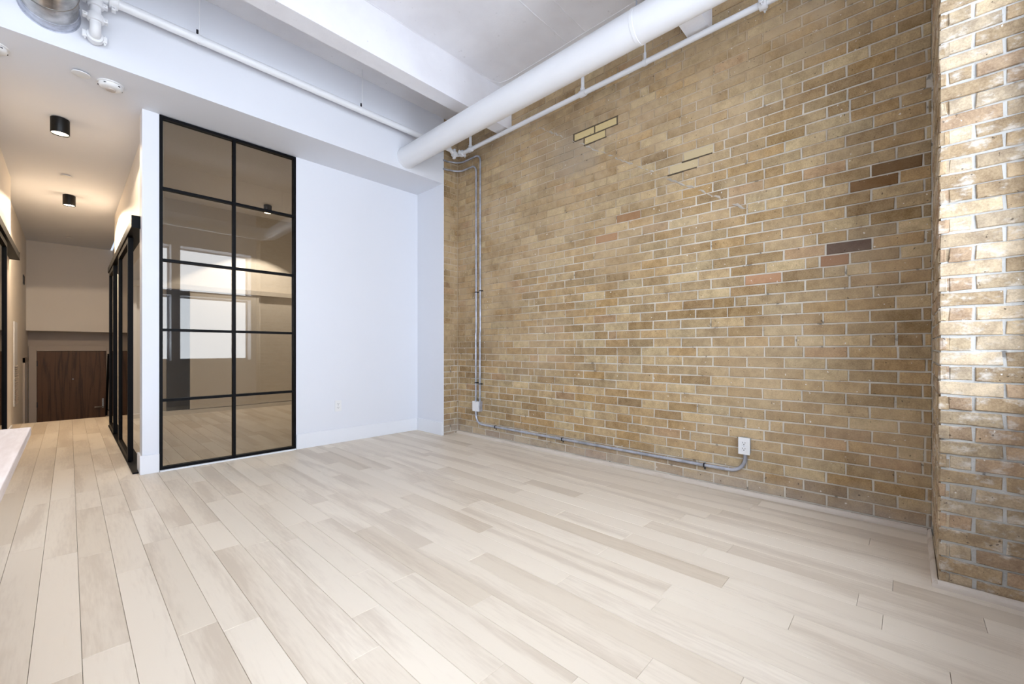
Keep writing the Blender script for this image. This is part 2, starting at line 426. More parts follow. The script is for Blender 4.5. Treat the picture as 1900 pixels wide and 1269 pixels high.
def plank_shape(mb, x0, x1, y0, y1, rr):
    g = 0.0005; c = 0.0012; h = rr.uniform(-0.0002, 0.0002)
    a = [(x0+g, y0+g), (x1-g, y0+g), (x1-g, y1-g), (x0+g, y1-g)]
    b = [(x0+c, y0+c), (x1-c, y0+c), (x1-c, y1-c), (x0+c, y1-c)]
    vs = [(p[0], p[1], -0.013) for p in a]+[(p[0], p[1], h-0.0010) for p in a]+[(p[0], p[1], h) for p in b]
    fs = [(i, (i+1) % 4, 4+(i+1) % 4, 4+i) for i in range(4)]+[(4+i, 4+(i+1) % 4, 8+(i+1) % 4, 8+i) for i in range(4)]+[(8, 9, 10, 11)]
    t = rr.random(); t = t*0.3 if rr.random() < 0.88 else 0.35+0.35*t
    mb.add(vs, fs, (rr.random(), rr.random(), rr.random(), t))
def area_px(pts):
    q = [proj(p) for p in pts]
    if any(p is None for p in q):
        q = [p for p in q if p is not None]
        if len(q) < 2: return 0
    us = [min(max(p[0], 0), 1900) for p in q]; vs = [min(max(p[1], 0), 1269) for p in q]
    return (max(us)-min(us))*(max(vs)-min(vs))
def hidden(xa, xb, ya, yb):
    # behind the white wall or inside the bedroom beyond the glass sight line
    if ya > YM+0.1 and xb > 0.42:
        return xa > 3.1
    return False
scored = []
for p in planks:
    # sample the plank to clip it to the frame
    x0, x1, a, b = p; s = 0; n = 12
    for i in range(n):
        q = proj(((x0+x1)/2, a+(b-a)*(i+.5)/n, 0))
        if q and 0 <= q[0] <= 1900 and 0 <= q[1] <= 1269: s += (x1-x0)*(b-a)/n/q[2]**3
    if a > YM and x0 > 0.45: s *= 0.2
    scored.append((s, p))
scored.sort(key=lambda t: -t[0])
rest = MB(); rr = random.Random(5)
for i, (s, p) in enumerate(scored):
    if i < 300 and s > 0:
        mb = MB(); plank_shape(mb, *p, rr); mb.build('plank', 'plank', floor, org=((p[0]+p[1])/2, (p[2]+p[3])/2, 0))
    else: plank_shape(rest, *p, rr)
if rest.v: rest.build('planking', 'plank', floor)['kind'] = 'stuff'

# ------------------------------------------------------------------ bricks
PAL = [(180, 150, 106), (172, 139, 92), (188, 162, 120), (158, 127, 84), (170, 143, 102), (194, 171, 130), (150, 120, 80), (174, 138, 100), (180, 154, 114), (164, 131, 82)]
PALW = [14, 12, 13, 7, 11, 11, 4, 3, 12, 8]
def brick_tint(rr, pal=PAL, wts=PALW):
    c = rr.choices(pal, wts)[0]; k = rr.uniform(0.9, 1.1)
    return tuple(lin(*[min(255, v*k) for v in c]))
def brick_shape(mb, mapf, a0, a1, z0, z1, rr, tint, proud=0.0, depth=0.03, ch=0.0028, jit=0.0016):
    """mapf(a, d, z) -> point; a along the wall, d outwards from the wall face"""
    J = lambda k=1: rr.uniform(-jit, jit)*k
    p = proud
    e = [(a0+J(), z0+J()), (a1+J(), z0+J()), (a1+J(), z1+J()), (a0+J(), z1+J())]
    am = (a0+a1)/2+rr.uniform(-.2, .2)*(a1-a0)
    ring = [e[0], (am, (e[0][1]+e[1][1])/2+J()), e[1], e[2], (am, (e[2][1]+e[3][1])/2+J()), e[3]]
    ca, cz = (a0+a1)/2, (z0+z1)/2
    def inset(q):
        return (q[0]+(ch if q[0] < ca-0.2*(a1-a0) else (-ch if q[0] > ca+0.2*(a1-a0) else 0)), q[1]+(ch if q[1] < cz else -ch))
    n = 6
    vs = [mapf(q[0], -depth, q[1]) for q in ring]+[mapf(q[0], p-ch*0.9, q[1]) for q in ring]
    for q in ring:
        r = inset(q); vs.append(mapf(r[0], p+J(0.5), r[1]))
    fs = [(i, (i+1) % n, n+(i+1) % n, n+i) for i in range(n)]+[(n+i, n+(i+1) % n, 2*n+(i+1) % n, 2*n+i) for i in range(n)]
    fs += [(12, 13, 16, 17), (13, 14, 15, 16)]
    mb.add(vs, fs, tint)
def lay(owner, items, mat, mapf, limit, seed, jit=0.0016):
    rr = random.Random(seed)
    sc = []
    for it in items:
        a0, a1, z0, z1, tint, proud = it
        q = [proj(mapf(a, 0, z)) for a in (a0, a1) for z in (z0, z1)]
        if any(v is None for v in q): s = 0
        else:
            us = [min(max(v[0], 0), 1900) for v in q]; vs = [min(max(v[1], 0), 1269) for v in q]
            s = (max(us)-min(us))*(max(vs)-min(vs))
        sc.append((s, it))
    sc.sort(key=lambda t: -t[0])
    rest = MB()
    for i, (s, (a0, a1, z0, z1, tint, proud)) in enumerate(sc):
        if i < limit and s > 20:
            mb = MB(); brick_shape(mb, mapf, a0, a1, z0, z1, rr, tint, proud, jit=jit)
            mb.build('brick', mat, owner, org=tuple(mapf((a0+a1)/2, 0, (z0+z1)/2)))
        else: brick_shape(rest, mapf, a0, a1, z0, z1, rr, tint, proud, jit=jit)
    if rest.v: rest.build('brickwork', mat, owner)['kind'] = 'stuff'

rb = random.Random(21)
CP, BL = 0.0702, 0.2195       # course height, brick pitch
special = [  # y, z, colour (single odd bricks in the photo)
    (0.16, 1.585, (84, 62, 56)), (0.30, 1.515, (152, 108, 78)), (0.22, 1.94, (120, 84, 44)), (0.12, 2.01, (112, 80, 44)),
    (0.72, 1.44, (186, 140, 104)), (1.9, 1.94, (166, 122, 86)), (1.62, 2.08, (156, 116, 80)),
]
patch = [(2.127, 2.947), (1.907, 2.947), (2.017, 2.877), (1.139, 2.4556), (1.249, 2.385)]   # pale replacement bricks
items = []
row = 0; z = 1.0-CP*15+0.0045+0.012
zr = z
while zr < ZS:
    z0, z1 = zr+0.0041, min(zr+CP-0.0041, ZS-0.002)
    off = 0.042+(0 if row % 2 == 0 else BL/2)+rb.uniform(-.012, .012)
    y = off-BL*2
    while y < YR:
        a0, a1 = y+0.0044, y+BL-0.0044
        # an occasional pair of half bricks
        segs = [(a0, a1)]
        if rb.random() < 0.06:
            c = a0+(a1-a0)*rb.choice((0.35, 0.5, 0.68)); segs = [(a0, c-0.005), (c+0.005, a1)]
        for s0, s1 in segs:
            s0, s1 = max(s0, YP+0.003), min(s1, YR-0.003)
            if s1-s0 < 0.012 or z1-max(z0, 0.004) < 0.015: continue
            t = brick_tint(rb)
            cy, cz = (s0+s1)/2, (z0+z1)/2
            for py, pz, pc in special:
                if abs(cy-py) < BL/2 and abs(cz-pz) < CP/2: t = lin(*pc)[:3]+(0.4,)
            for py, pz in patch:
                if abs(cy-py) < BL*0.42 and abs(cz-pz) < CP/2: t = (lin(206, 184, 134) if pz > 2.6 else lin(196, 176, 138))[:3]+(0.0,)
            items.append((s0, s1, max(z0, 0.004), z1, t, rb.uniform(-0.0012, 0.0022)))
        y += BL
    zr += CP; row += 1
lay(wall_right, items, 'brick', lambda a, d, z: (XB-d, a, z), 300, 31)
# brick return in the corner (alternating header and part brick)
items = []; row = 0; zr = z
while zr < ZS:
    z0, z1 = zr+0.0041, min(zr+CP-0.0041, ZS-0.002)
    cut = XR+0.012+(0.10 if row % 2 else 0.155)
    for a0, a1 in ((XR+0.013, cut-0.004), (cut+0.004, XB-0.004)):
        if z1-max(z0, 0.004) < 0.015: continue
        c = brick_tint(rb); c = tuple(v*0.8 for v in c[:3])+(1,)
        items.append((a0, a1, max(z0, 0.004), z1, c, rb.uniform(-0.002, 0.002)))
    zr += CP; row += 1
lay(wall_ret, items, 'brick', lambda a, d, z: (a, YR-d, z), 120, 32)
# pier: front face (towards the room) and side face
CPP = 0.0615
PP = [(188, 168, 138), (176, 152, 120), (196, 178, 152), (170, 146, 114), (190, 170, 142), (178, 150, 122)]
front, side = [], []; zr = 0.008; row = 0
while zr < ZS:
    z0, z1 = zr+0.0045, min(zr+CPP-0.0045, ZS-0.002)
    if row % 2: segs = [(-0.096, -0.271), (-0.281, YW+0.002)]
    else: segs = [(-0.096, -0.116), (-0.125, -0.189), (-0.200, YW+0.002)]
    for b, a in segs:
        k = brick_tint(rb, PP, [1]*6)
        front.append((a, b, z0, z1, k, rb.uniform(-0.003, 0.003)))
    xx = XP+0.008 if row % 2 else XP+0.075
    if row % 2 == 0: side.append((XP+0.004, XP+0.066, z0, z1, brick_tint(rb, PP, [1]*6), rb.uniform(-.003, .003)))
    while xx < XB-0.02:
        e = min(xx+0.185, XB-0.006)
        if e-xx > 0.02: side.append((xx, e, z0, z1, brick_tint(rb, PP, [1]*6), rb.uniform(-.003, .003)))
        xx += 0.195
    zr += CPP; row += 1
lay(pier, front, 'pierbrick', lambda a, d, z: (XP-d, a, z), 140, 33, 0.0028)
lay(pier, side, 'pierbrick', lambda a, d, z: (a, YP+d, z), 150, 34, 0.0028)
# diagonal cement scar of an old roof line
ms = MB(); rs = random.Random(3); pts = []; rad = []
for i in range(90):
    f = i/89; y = 2.66+(0.80-2.66)*f; zz = 3.20+(1.96-3.20)*f
    pts.append((XB+0.003, y+rs.uniform(-.006, .006), zz+rs.uniform(-.008, .008))); rad.append(rs.choice((0.002, 0.004, 0.006, 0.009))*rs.uniform(.7, 1.2))
ms.tube(pts, rad, 7); ms.build('cement_scar', 'scar', wall_right, True)
# dark joints round the replacement bricks
mj = MB()
def joint(y0, y1, z0, z1): mj.box(XB-0.0015, XB+0.005, y0, y1, z0, z1)
for zz, ya, yb in ((2.8417, 1.90, 2.13), (2.9119, 1.79, 2.25), (2.982, 1.79, 2.25)): joint(ya, yb, zz-0.005, zz+0.005)
for yy, za, zb_ in ((2.017, 2.9169, 2.977), (2.242, 2.9169, 2.977), (1.795, 2.9169, 2.977), (2.128, 2.8467, 2.9069), (1.904, 2.8467, 2.9069)): joint(yy-0.005, yy+0.005, za, zb_)
joint(1.03, 1.25, 2.4155, 2.4255); joint(1.14, 1.36, 2.3455, 2.3545)
mj.build('dark_joint', 'darkmortar', wall_right)

# shoe mouldings at the foot of the brickwork
def shoe(name, p0, p1, nrm, label):
    m = MB(); d = 0.018; h = 0.030
    prof = [(0, 0), (d, 0)]+[(d*math.cos(a), 0.006+(h-0.006)*math.sin(a)) for a in [PI/2*i/5 for i in range(6)]]+[(0, h)]
    p0, p1, nv = Vector(p0), Vector(p1), Vector(nrm); n = len(prof)
    vs = [p+nv*q[0]+Vector((0, 0, q[1])) for p in (p0, p1) for q in prof]
    m.add(vs, [(i, (i+1) % n, n+(i+1) % n, n+i) for i in range(n)]+[tuple(range(n)), tuple(range(2*n-1, n-1, -1))])
    return tag(m.build(name, 'shoe'), label, 'moulding', None, ST)
shoe('trim_1', (XB-0.004, YP+0.02, 0), (XB-0.004, YR-0.005, 0), (-1, 0, 0), 'pale wooden shoe moulding along the brick wall')
shoe('trim_2', (XP-0.02, YP+0.004, 0), (XB-0.004, YP+0.004, 0), (0, 1, 0), 'wooden shoe moulding on the side of the brick pier')
shoe('trim_3', (XP-0.004, YW, 0), (XP-0.004, YP+0.021, 0), (-1, 0, 0), 'wooden shoe moulding on the front of the brick pier')

# white baseboards
def base(name, pts, label, mat='trim', h=0.150, cat='baseboard'):
    m = MB()
    for x0, x1, y0, y1 in pts: m.box(x0, x1, y0, y1, 0, h, 0.003)
    return tag(m.build(name, mat), label, cat, None, ST)
base('baseboard_back', [(GX1+0.004, XR, YM-0.016, YM)], 'tall white baseboard right of the glass partition')
base('baseboard_return', [(XR-0.016, XR, YR-0.004, YM-0.016)], 'white baseboard on the short wall return')
base('baseboard_pier', [(0.385, GX0, YM-0.016, YM), (0.385, 0.40, YM, YM+0.185), (0.40, 0.45, YM+0.17, YM+0.185)], 'white baseboard wrapped round the end of the white wall at the hallway')
base('baseboard_hall', [(-0.45, -0.437, YM+0.12, 7.3)], 'white baseboard behind the left sliding door')
base('baseboard_bedroom', [(0.55, XB, 8.225, 8.24)], 'bedroom baseboard seen through the tinted glass', 'closet', 0.06)

# ------------------------------------------------------------------ glass partition
gp = thing('glass_partition', ((GX0+GX1)/2, YM+0.03, 0), 'tall bronze-tinted glass partition with black grid frame', 'partition')
gz0, gz1 = 0.012, ZH-0.005; ft = 0.022
gm = (GX0+GX1)/2
y0, y1 = YM-0.004, YM+0.045
box('stile', 'black', GX0, GX0+ft, y0, y1, gz0, gz1, gp); box('stile', 'black', GX1-ft, GX1, y0, y1, gz0, gz1, gp)
box('mullion', 'black', gm-ft/2, gm+ft/2, y0, y1, gz0+ft, gz1-ft, gp)
box('top_rail', 'black', GX0+ft, GX1-ft, y0, y1, gz1-ft, gz1, gp); box('bottom_rail', 'black', GX0+ft, GX1-ft, y0, y1, gz0, gz0+ft, gp)
box('floor_strip', 'trim', GX0+0.003, GX1-0.003, YM-0.022, YM+0.05, 0.0005, 0.012, gp)
zb = [gz0+ft]+[1.0+(648-v)*3.40/777 for v in (744.0, 611.5, 480.0, 345.5)]+[gz1-ft]
for i in range(5):
    for a, b in ((GX0+ft, gm-ft/2), (gm+ft/2, GX1-ft)):
        lo = zb[i]+(0 if i == 0 else 0.011); hi = zb[i+1]-(0 if i == 4 else 0.011)
        box('pane', 'glass', a, b, YM+0.022, YM+0.028, lo, hi, gp)
        if i: box('muntin', 'black', a, b, y0+0.004, y1-0.004, zb[i]-0.011, zb[i]+0.011, gp)

# ------------------------------------------------------------------ bedroom beyond the glass
cz = thing('closet', (2.1, 8.15, 0), 'pale sliding-door closet seen through the tinted glass', 'closet')
box('door_panel', 'closet', 1.29, 2.24, 8.10, 8.13, 0.07, 1.92, cz, 0.003); box('door_panel', 'closet', 2.22, XB-0.02, 8.14, 8.17, 0.07, 1.92, cz, 0.003)
box('header', 'closet', 0.60, XB-0.01, 8.08, 8.22, 1.92, 2.0, cz, 0.003); box('plinth', 'closet', 0.60, XB-0.01, 8.09, 8.22, 0.0, 0.06, cz)
box('shade_panel', 'dark', 1.02, 1.30, 8.19, 8.222, 0.06, 1.92, cz)  # dark sheet standing in for the shade inside the closet opening

# ------------------------------------------------------------------ cylinder ceiling lamps
def lamp(loc, label, watts, r=0.057, h=0.130, group='black cylinder ceiling lamps', tilt=0.0, col=(1.0, 0.80, 0.58), cone=162):
    x, y, z = loc
    t = thing('ceiling_lamp', loc, label, 'lamp', group)
    MB().lathe([(r*0.72, -h*0.3), (r*0.9, -h+0.004), (r*0.93, -h), (r-0.002, -h), (r, -h+0.003), (r, -0.006), (r-0.003, -0.004), (r*0.8, -0.004), (r*0.8, 0.0)], loc, 'z', 40).build('lamp_body', 'lampblack', t, True, loc)
    MB().lathe([(r*0.88, -h+0.0115), (r*0.88, -h+0.009), (r*0.5, -h+0.008)], loc, 'z', 32).build('diffuser', 'bulb', t, True, loc)
    ld = bpy.data.lights.new('lamp_light', 'SPOT'); ld.energy = watts; ld.color = col; ld.spot_size = math.radians(cone); ld.spot_blend = 0.04; ld.shadow_soft_size = 0.05
    lo = bpy.data.objects.new('lamp_light', ld); C.objects.link(lo); lo.parent = t; lo.location = (0, 0, -h-0.02); lo.rotation_euler = (0, tilt, 0)
lamp((-0.052, 5.13, ZH), 'black cylinder ceiling lamp nearest the bulkhead in the hallway', HALL_W)
lamp((0.0, 7.6, ZH), 'smaller-looking black cylinder ceiling lamp farther down the hallway', HALL_W*3.4, tilt=-0.06)
lamp((2.2, 7.5, 3.32), 'black cylinder lamp seen through the tinted glass partition', BED_W, col=(1.0, 0.94, 0.86), cone=100)

# ceiling discs and detectors
def disc(loc, label, r=0.047):
    o = MB().lathe([(r*0.45, 0.0), (r*0.45, -0.009), (r*0.98, -0.009), (r, -0.012), (r*0.985, -0.014), (r*0.9, -0.015), (r*0.3, -0.015)], loc, 'z', 36).build('ceiling_cover', 'plastic', None, True, loc)
    tag(o, label, 'cover plate', 'round white ceiling covers')
disc((0.056, 4.17, ZH), 'flat white round ceiling cover left of the smoke detector')
disc((-0.02, 6.75, ZH), 'flat white round ceiling cover just before the farther hallway lamp')
disc((0.0, 10.4, ZH), 'flat round ceiling cover at the far end of the hallway')
def detector(loc, label):
    t = thing('smoke_detector', loc, label, 'detector', 'smoke detectors on the hallway ceiling')
    MB().lathe([(0.073, 0), (0.073, -0.006), (0.066, -0.010)], loc, 'z', 40).build('base_plate', 'plastic', t, True, loc)
    MB().lathe([(0.064, -0.010), (0.066, -0.014), (0.062, -0.027), (0.052, -0.034), (0.03, -0.036)], loc, 'z', 40).build('housing', 'plastic', t, True, loc)
    MB().lathe([(0.028, -0.036), (0.026, -0.044), (0.018, -0.048), (0.006, -0.049)], loc, 'z', 28).build('sensor_dome', 'grey', t, True, loc)
    for k in range(5):
        a = 2*PI*k/5+.4; c = (loc[0]+0.0635*math.cos(a), loc[1]+0.0635*math.sin(a))
        MB().box(c[0]-0.006, c[0]+0.006, c[1]-0.006, c[1]+0.006, loc[2]-0.022, loc[2]-0.018).build('vent_slot', 'bolt', t)
detector((0.207, 4.2, ZH), 'white round smoke detector beside the bulkhead edge')
detector((-0.335, 4.20, ZH), 'white detector cut off by the left edge of the photo')

# ------------------------------------------------------------------ ducts
DX, DZ, DR = 2.49, 3.055, 0.106
du = thing('round_duct', (DX, YR, DZ), 'large white painted round duct running below the beams along the brick wall', 'duct')
YE = 0.52; RB = 0.22
path = [(DX, YR-0.001, DZ), (DX, YE+RB, DZ)]+[tuple(p) for p in arc((DX-RB, YE+RB, DZ), (1, 0, 0), (0, -1, 0), RB, 10)][1:]+[(0.35, YE, DZ)]
MB().tube(path, DR, 48).build('duct_run', 'duct', du, True)
MB().lathe([(DR+0.0015, -0.018), (DR+0.004, -0.012), (DR+0.004, 0.0)], (DX, YR-0.001, DZ), 'y', 48).build('end_collar', 'duct', du, True)
for yy in (1.25,):
    MB().lathe([(DR+0.001, -0.012), (DR+0.0022, -0.011), (DR+0.0022, 0.011), (DR+0.001, 0.012)], (DX, yy, DZ), 'y', 48).build('hanger_strap', 'duct', du, True)
    MB().tube([(DX-0.02, yy, DZ+DR-0.004), (DX-0.02, yy, ZS-0.001)], 0.005, 8).build('hanger_rod', 'galv', du, True)

SXc, SZc, SR = -0.085, 3.142, 0.127
sd = thing('spiral_duct', (SXc, YR, SZc), 'bare silver spiral duct entering the white bulkhead at the top left', 'duct')
MB().tube([(SXc, YR-0.001, SZc), (SXc, 0.62, SZc)], SR, 48).build('duct_run', 'spiral', sd, True)
MB().lathe([(SR+0.004, -0.075), (SR+0.006, -0.07), (SR+0.006, -0.002), (SR+0.012, -0.0015), (SR+0.012, 0.0)], (SXc, YR-0.001, SZc), 'y', 48).build('end_collar', 'galv', sd, True)
for k in range(24):      # raised lock seams
    yy = YR-0.13-k*0.125
    ring = [(SXc+(SR+0.001)*math.cos(a), yy-0.125*a/(2*PI), SZc+(SR+0.001)*math.sin(a)) for a in [2*PI*j/36 for j in range(37)]]
    MB().tube(ring, 0.0035, 6, False).build('lock_seam', 'spiral', sd, True)
for a in (3.9, 4.8, 5.6):
    MB().lathe([(0.005, -0.0), (0.004, 0.005)], (SXc+(SR+0.007)*math.cos(a), YR-0.035, SZc+(SR+0.007)*math.sin(a)), 'z', 10).build('screw', 'galv', sd, True)

# ------------------------------------------------------------------ sprinkler pipework
sp = thing('sprinkler_pipe', (1.5, 3.80, 3.285), 'white sprinkler pipe along the bulkhead and the top of the brick wall', 'pipe')
PY, PZ, PR = 3.80, 3.285, 0.030
WX, WZ, WR = 3.105, 3.25, 0.0215
def coupling(c, axis, r, name='coupling'):
    """grooved pipe clamp with two bolted ears"""
    m = MB(); m.lathe([(r+0.002, -0.024), (r+0.012, -0.022), (r+0.014, -0.012), (r+0.014, 0.012), (r+0.012, 0.022), (r+0.002, 0.024)], c, axis, 28)
    o = m.build(name, 'duct', sp, True)
    e = r+0.019
    for s in (-1, 1):
        mm = MB()
        if axis == 'z': mm.box(c[0]+s*e-0.014, c[0]+s*e+0.011, c[1]-0.02, c[1]+0.02, c[2]-0.012, c[2]+0.012, 0.004)
        elif axis == 'x': mm.box(c[0]-0.012, c[0]+0.012, c[1]-0.02, c[1]+0.02, c[2]+s*e-0.014, c[2]+s*e+0.014, 0.004)
        else: mm.box(c[0]+s*e-0.014, c[0]+s*e+0.011, c[1]-0.012, c[1]+0.012, c[2]-0.02, c[2]+0.02, 0.004)
        mm.build('clamp_ear', 'duct', o)
        bm_ = MB()
        if axis == 'z': bm_.tube([(c[0]+s*e, c[1]-0.030, c[2]), (c[0]+s*e, c[1]+0.028, c[2])], 0.005, 8)
        elif axis == 'x': bm_.tube([(c[0], c[1]-0.030, c[2]+s*e), (c[0], c[1]+0.028, c[2]+s*e)], 0.005, 8)
        else: bm_.tube([(c[0]+s*e, c[1], c[2]-0.034), (c[0]+s*e, c[1], c[2]+0.028)], 0.005, 8)
        bm_.build('bolt', 'duct', o, True)
VX = 0.116
MB().tube([(VX+0.05, PY, PZ)]+[(WX-0.12, PY, PZ)], PR, 24).build('main_run', 'duct', sp, True)
# tee, drop and elbow into the bulkhead at the left end
MB().tube([(VX-0.06, PY, PZ), (VX+0.055, PY, PZ)], PR+0.007, 24).build('tee_fitting', 'duct', sp, True)
coupling((VX+0.085, PY, PZ), 'x', PR); 
MB().tube([(VX, PY, PZ), (VX, PY, 3.095)]+[tuple(p) for p in arc((VX, PY+0.05, 3.095), (0, -1, 0), (0, 0, -1), 0.05, 6)][1:]+[(VX, YR+0.01, 3.045)], PR*0.92, 24).build('drop_pipe', 'duct', sp, True)
coupling((VX, PY, 3.225), 'z', PR*0.92); coupling((VX, PY, 3.13), 'z', PR*0.92); coupling((VX, PY+0.068, 3.045), 'y', PR*0.92)
# wall run
MB().tube([(WX-0.12, PY, PZ), (WX-0.09, PY, WZ+0.01), (WX-0.05, PY, WZ)]+[tuple(p) for p in arc((WX-0.05, PY-0.05, WZ), (0, 1, 0), (1, 0, 0), 0.05, 6)][1:]+[(WX, 0.36, WZ)], WR, 20).build('wall_run', 'duct', sp, True)
coupling((WX-0.055, PY, WZ), 'x', WR); coupling((WX, PY-0.075, WZ), 'y', WR)
# branches with upright heads and hangers
for yy, rr_ in ((3.58, 0.015), (2.08, 0.015)):
    MB().tube([(WX, yy, WZ), (WX, yy, WZ+0.2)], rr_, 14).build('riser', 'duct', sp, True)
    MB().lathe([(0.027, -0.03), (0.029, -0.02), (0.029, 0.02), (0.027, 0.03)], (WX, yy, WZ), 'y', 20).build('tee_fitting', 'duct', sp, True)
    MB().lathe([(0.021, 0.0), (0.022, 0.022), (0.017, 0.03)], (WX, yy, WZ+0.022), 'z', 16).build('tee_collar', 'duct', sp, True)
for yy in (1.50,):
    MB().tube([(WX, yy, WZ+0.02), (WX, yy, ZS-0.001)], 0.006, 8).build('hanger_rod', 'duct', sp, True)
    MB().lathe([(WR+0.001, -0.014), (WR+0.004, -0.012), (WR+0.004, 0.012), (WR+0.001, 0.014)], (WX, yy, WZ), 'y', 20).build('hanger_ring', 'duct', sp, True)
    MB().tube([(WX, yy, WZ+WR), (WX, yy, WZ+0.075)], 0.011, 10).build('hanger_stem', 'duct', sp, True)
coupling((WX, 0.685, WZ), 'y', WR+0.002)
for xx in (0.66, 1.93):
    MB().tube([(xx, PY, PZ+0.02), (xx, PY, ZS-0.001)], 0.005, 8).build('hanger_rod', 'duct', sp, True)
    MB().lathe([(PR+0.001, -0.011), (PR+0.003, -0.010), (PR+0.003, 0.010), (PR+0.001, 0.011)], (xx, PY, PZ), 'x', 24).build('hanger_ring', 'duct', sp, True)
    MB().tube([(xx-0.012, PY, PZ+PR), (xx-0.012, PY, PZ+PR+0.035)], 0.007, 10).build('hanger_nut', 'bolt', sp, True)

# ------------------------------------------------------------------ conduits on the brick
def conduit(name, label, pts, r, straps, group='steel conduits on the brick'):
    c0 = pts[0]
    t = thing(name, c0, label, 'conduit', group)
    MB().tube(pts, r, 14).build('tube', 'galv', t, True)
    for (p, ax) in straps:
        m = MB()
        if ax == 'z':
            m.box(p[0]-r-0.002, XB-0.0005, p[1]-r-0.0025, p[1]+r+0.0025, p[2]-0.005, p[2]+0.005, 0.002)
            m.box(XB-0.004, XB-0.0005, p[1]-r-0.022, p[1]-r, p[2]-0.005, p[2]+0.005)
        else:
            m.box(p[0]-r-0.002, XB-0.0005, p[1]-0.005, p[1]+0.005, p[2]-r-0.0025, p[2]+r+0.0025, 0.002)
            m.box(XB-0.004, XB-0.0005, p[1]-0.005, p[1]+0.005, p[2]-r-0.022, p[2]-r)
        m.build('strap', 'bolt', t, False)
r1 = 0.0105
def vert(y, zt, xo, z_end):
    """leaves the white return, crosses the brick return and turns down the brick wall"""
    R = 0.075; xf = XB-r1-0.004
    yb = YR-r1-0.006
    p = [(XR-0.006, yb, zt-0.012), (XR+0.06, yb, zt-0.010), (xf-0.135, yb, zt-0.006)]
    p += [tuple(q) for q in arc((xf-0.13, yb-0.13, zt), (0, 1, 0), (1, 0, 0), 0.13, 8)][1:]
    p += [(xf, y+R, zt)]
    p += [tuple(q) for q in arc((xf, y+R, zt-R), (0, 0, 1), (0, -1, 0), R, 8)][1:]
    p += [(xf, y, 1.2), (xf-0.004, y, 1.18), (xf-0.004, y, z_end)]
    return p
BYc, BZc = 3.545, 0.357
conduit('conduit', 'galvanised conduit bending down the brick, nearer the white return', vert(3.575, 3.10, 0, BZc+0.055), r1, [((XB-0.015, 3.575, 1.65), 'z'), ((XB-0.017, 3.575, 0.62), 'z')])
conduit('conduit', 'galvanised conduit bending down the brick, farther from the white return', vert(3.505, 3.20, 0, BZc+0.055), r1, [((XB-0.015, 3.505, 1.66), 'z'), ((XB-0.017, 3.505, 0.61), 'z')])
xf = XB-0.0165; r2 = 0.0125; RO = 0.10; OY, OZ = 0.81, 0.342; HZ = 0.156
pts = [(xf, 3.575, BZc-0.04), (xf, 3.575, HZ+RO)]+[tuple(q) for q in arc((xf, 3.575-RO, HZ+RO), (0, 1, 0), (0, 0, -1), RO, 8)][1:]
pts += [(xf, OY+RO, HZ)]+[tuple(q) for q in arc((xf, OY+RO, HZ+RO), (0, 0, -1), (0, -1, 0), RO, 8)][1:]+[(xf, OY, OZ-0.05)]
conduit('conduit', 'long galvanised conduit running low along the brick wall to the outlet', pts, r2, [((xf, yy, HZ), 'y') for yy in (3.26, 2.36, 1.08)])

# junction box
jb = thing('junction_box', (XB, BYc, BZc), 'small metal junction box with white cover at the foot of the conduits', 'junction box')
box('box_body', 'galv', XB-0.048, XB-0.001, BYc-0.062, BYc+0.054, BZc-0.056, BZc+0.056, jb, 0.003)
box('cover_plate', 'plastic', XB-0.053, XB-0.048, BYc-0.052, BYc+0.052, BZc-0.056, BZc+0.056, jb, 0.0015)
for s in (-1, 1):
    MB().lathe([(0.0035, -0.0012), (0.0035, 0.0)], (XB-0.053, BYc, BZc+s*0.042), 'x', 10).build('screw', 'galv', jb, True)

# ------------------------------------------------------------------ outlets
def outlet(c, out, label, boxed):
    """c centre on the wall; out = 'x' (faces -x) or 'y' (faces -y)"""
    t = thing('wall_outlet', c, label, 'outlet', 'duplex wall outlets')
    def bx(name, mat, u0, u1, d0, d1, z0, z1, b=0.0, par=None):
        if out == 'x': a = (c[0]-d1, c[0]-d0, c[1]-u1, c[1]-u0)
        else: a = (c[0]+u0, c[0]+u1, c[1]-d1, c[1]-d0)
        return MB().box(*a, c[2]+z0, c[2]+z1, b).build(name, mat, par or t)
    d = 0.0005
    if boxed:
        bx('box_body', 'galv', -0.031, 0.031, 0.0005, 0.044, -0.054, 0.054, 0.003); d = 0.044
    pl = bx('cover_plate', 'plastic', -0.036, 0.036, d, d+0.0055, -0.058, 0.058, 0.002)
    for s in (-1, 1):
        f = bx('socket_face', 'plastic', -0.017, 0.017, d+0.0055, d+0.0075, s*0.0195-0.0145, s*0.0195+0.0145, 0.0008)
        zc = s*0.0195
        bx('slot', 'dark', -0.0085, -0.006, d+0.0074, d+0.0079, zc-0.001, zc+0.008, 0, f); bx('slot', 'dark', 0.006, 0.0085, d+0.0074, d+0.0079, zc-0.001, zc+0.008, 0, f)
        bx('slot', 'dark', -0.0028, 0.0028, d+0.0074, d+0.0079, zc-0.010, zc-0.005, 0, f)
    bx('screw', 'galv', -0.003, 0.003, d+0.0054, d+0.0068, -0.003, 0.003)
outlet((XB-0.0005, OY, OZ), 'x', 'white surface-mounted outlet on the brick wall above the conduit bend', True)
outlet((1.98, YM, 0.395), 'y', 'white outlet on the white wall right of the glass partition', False)

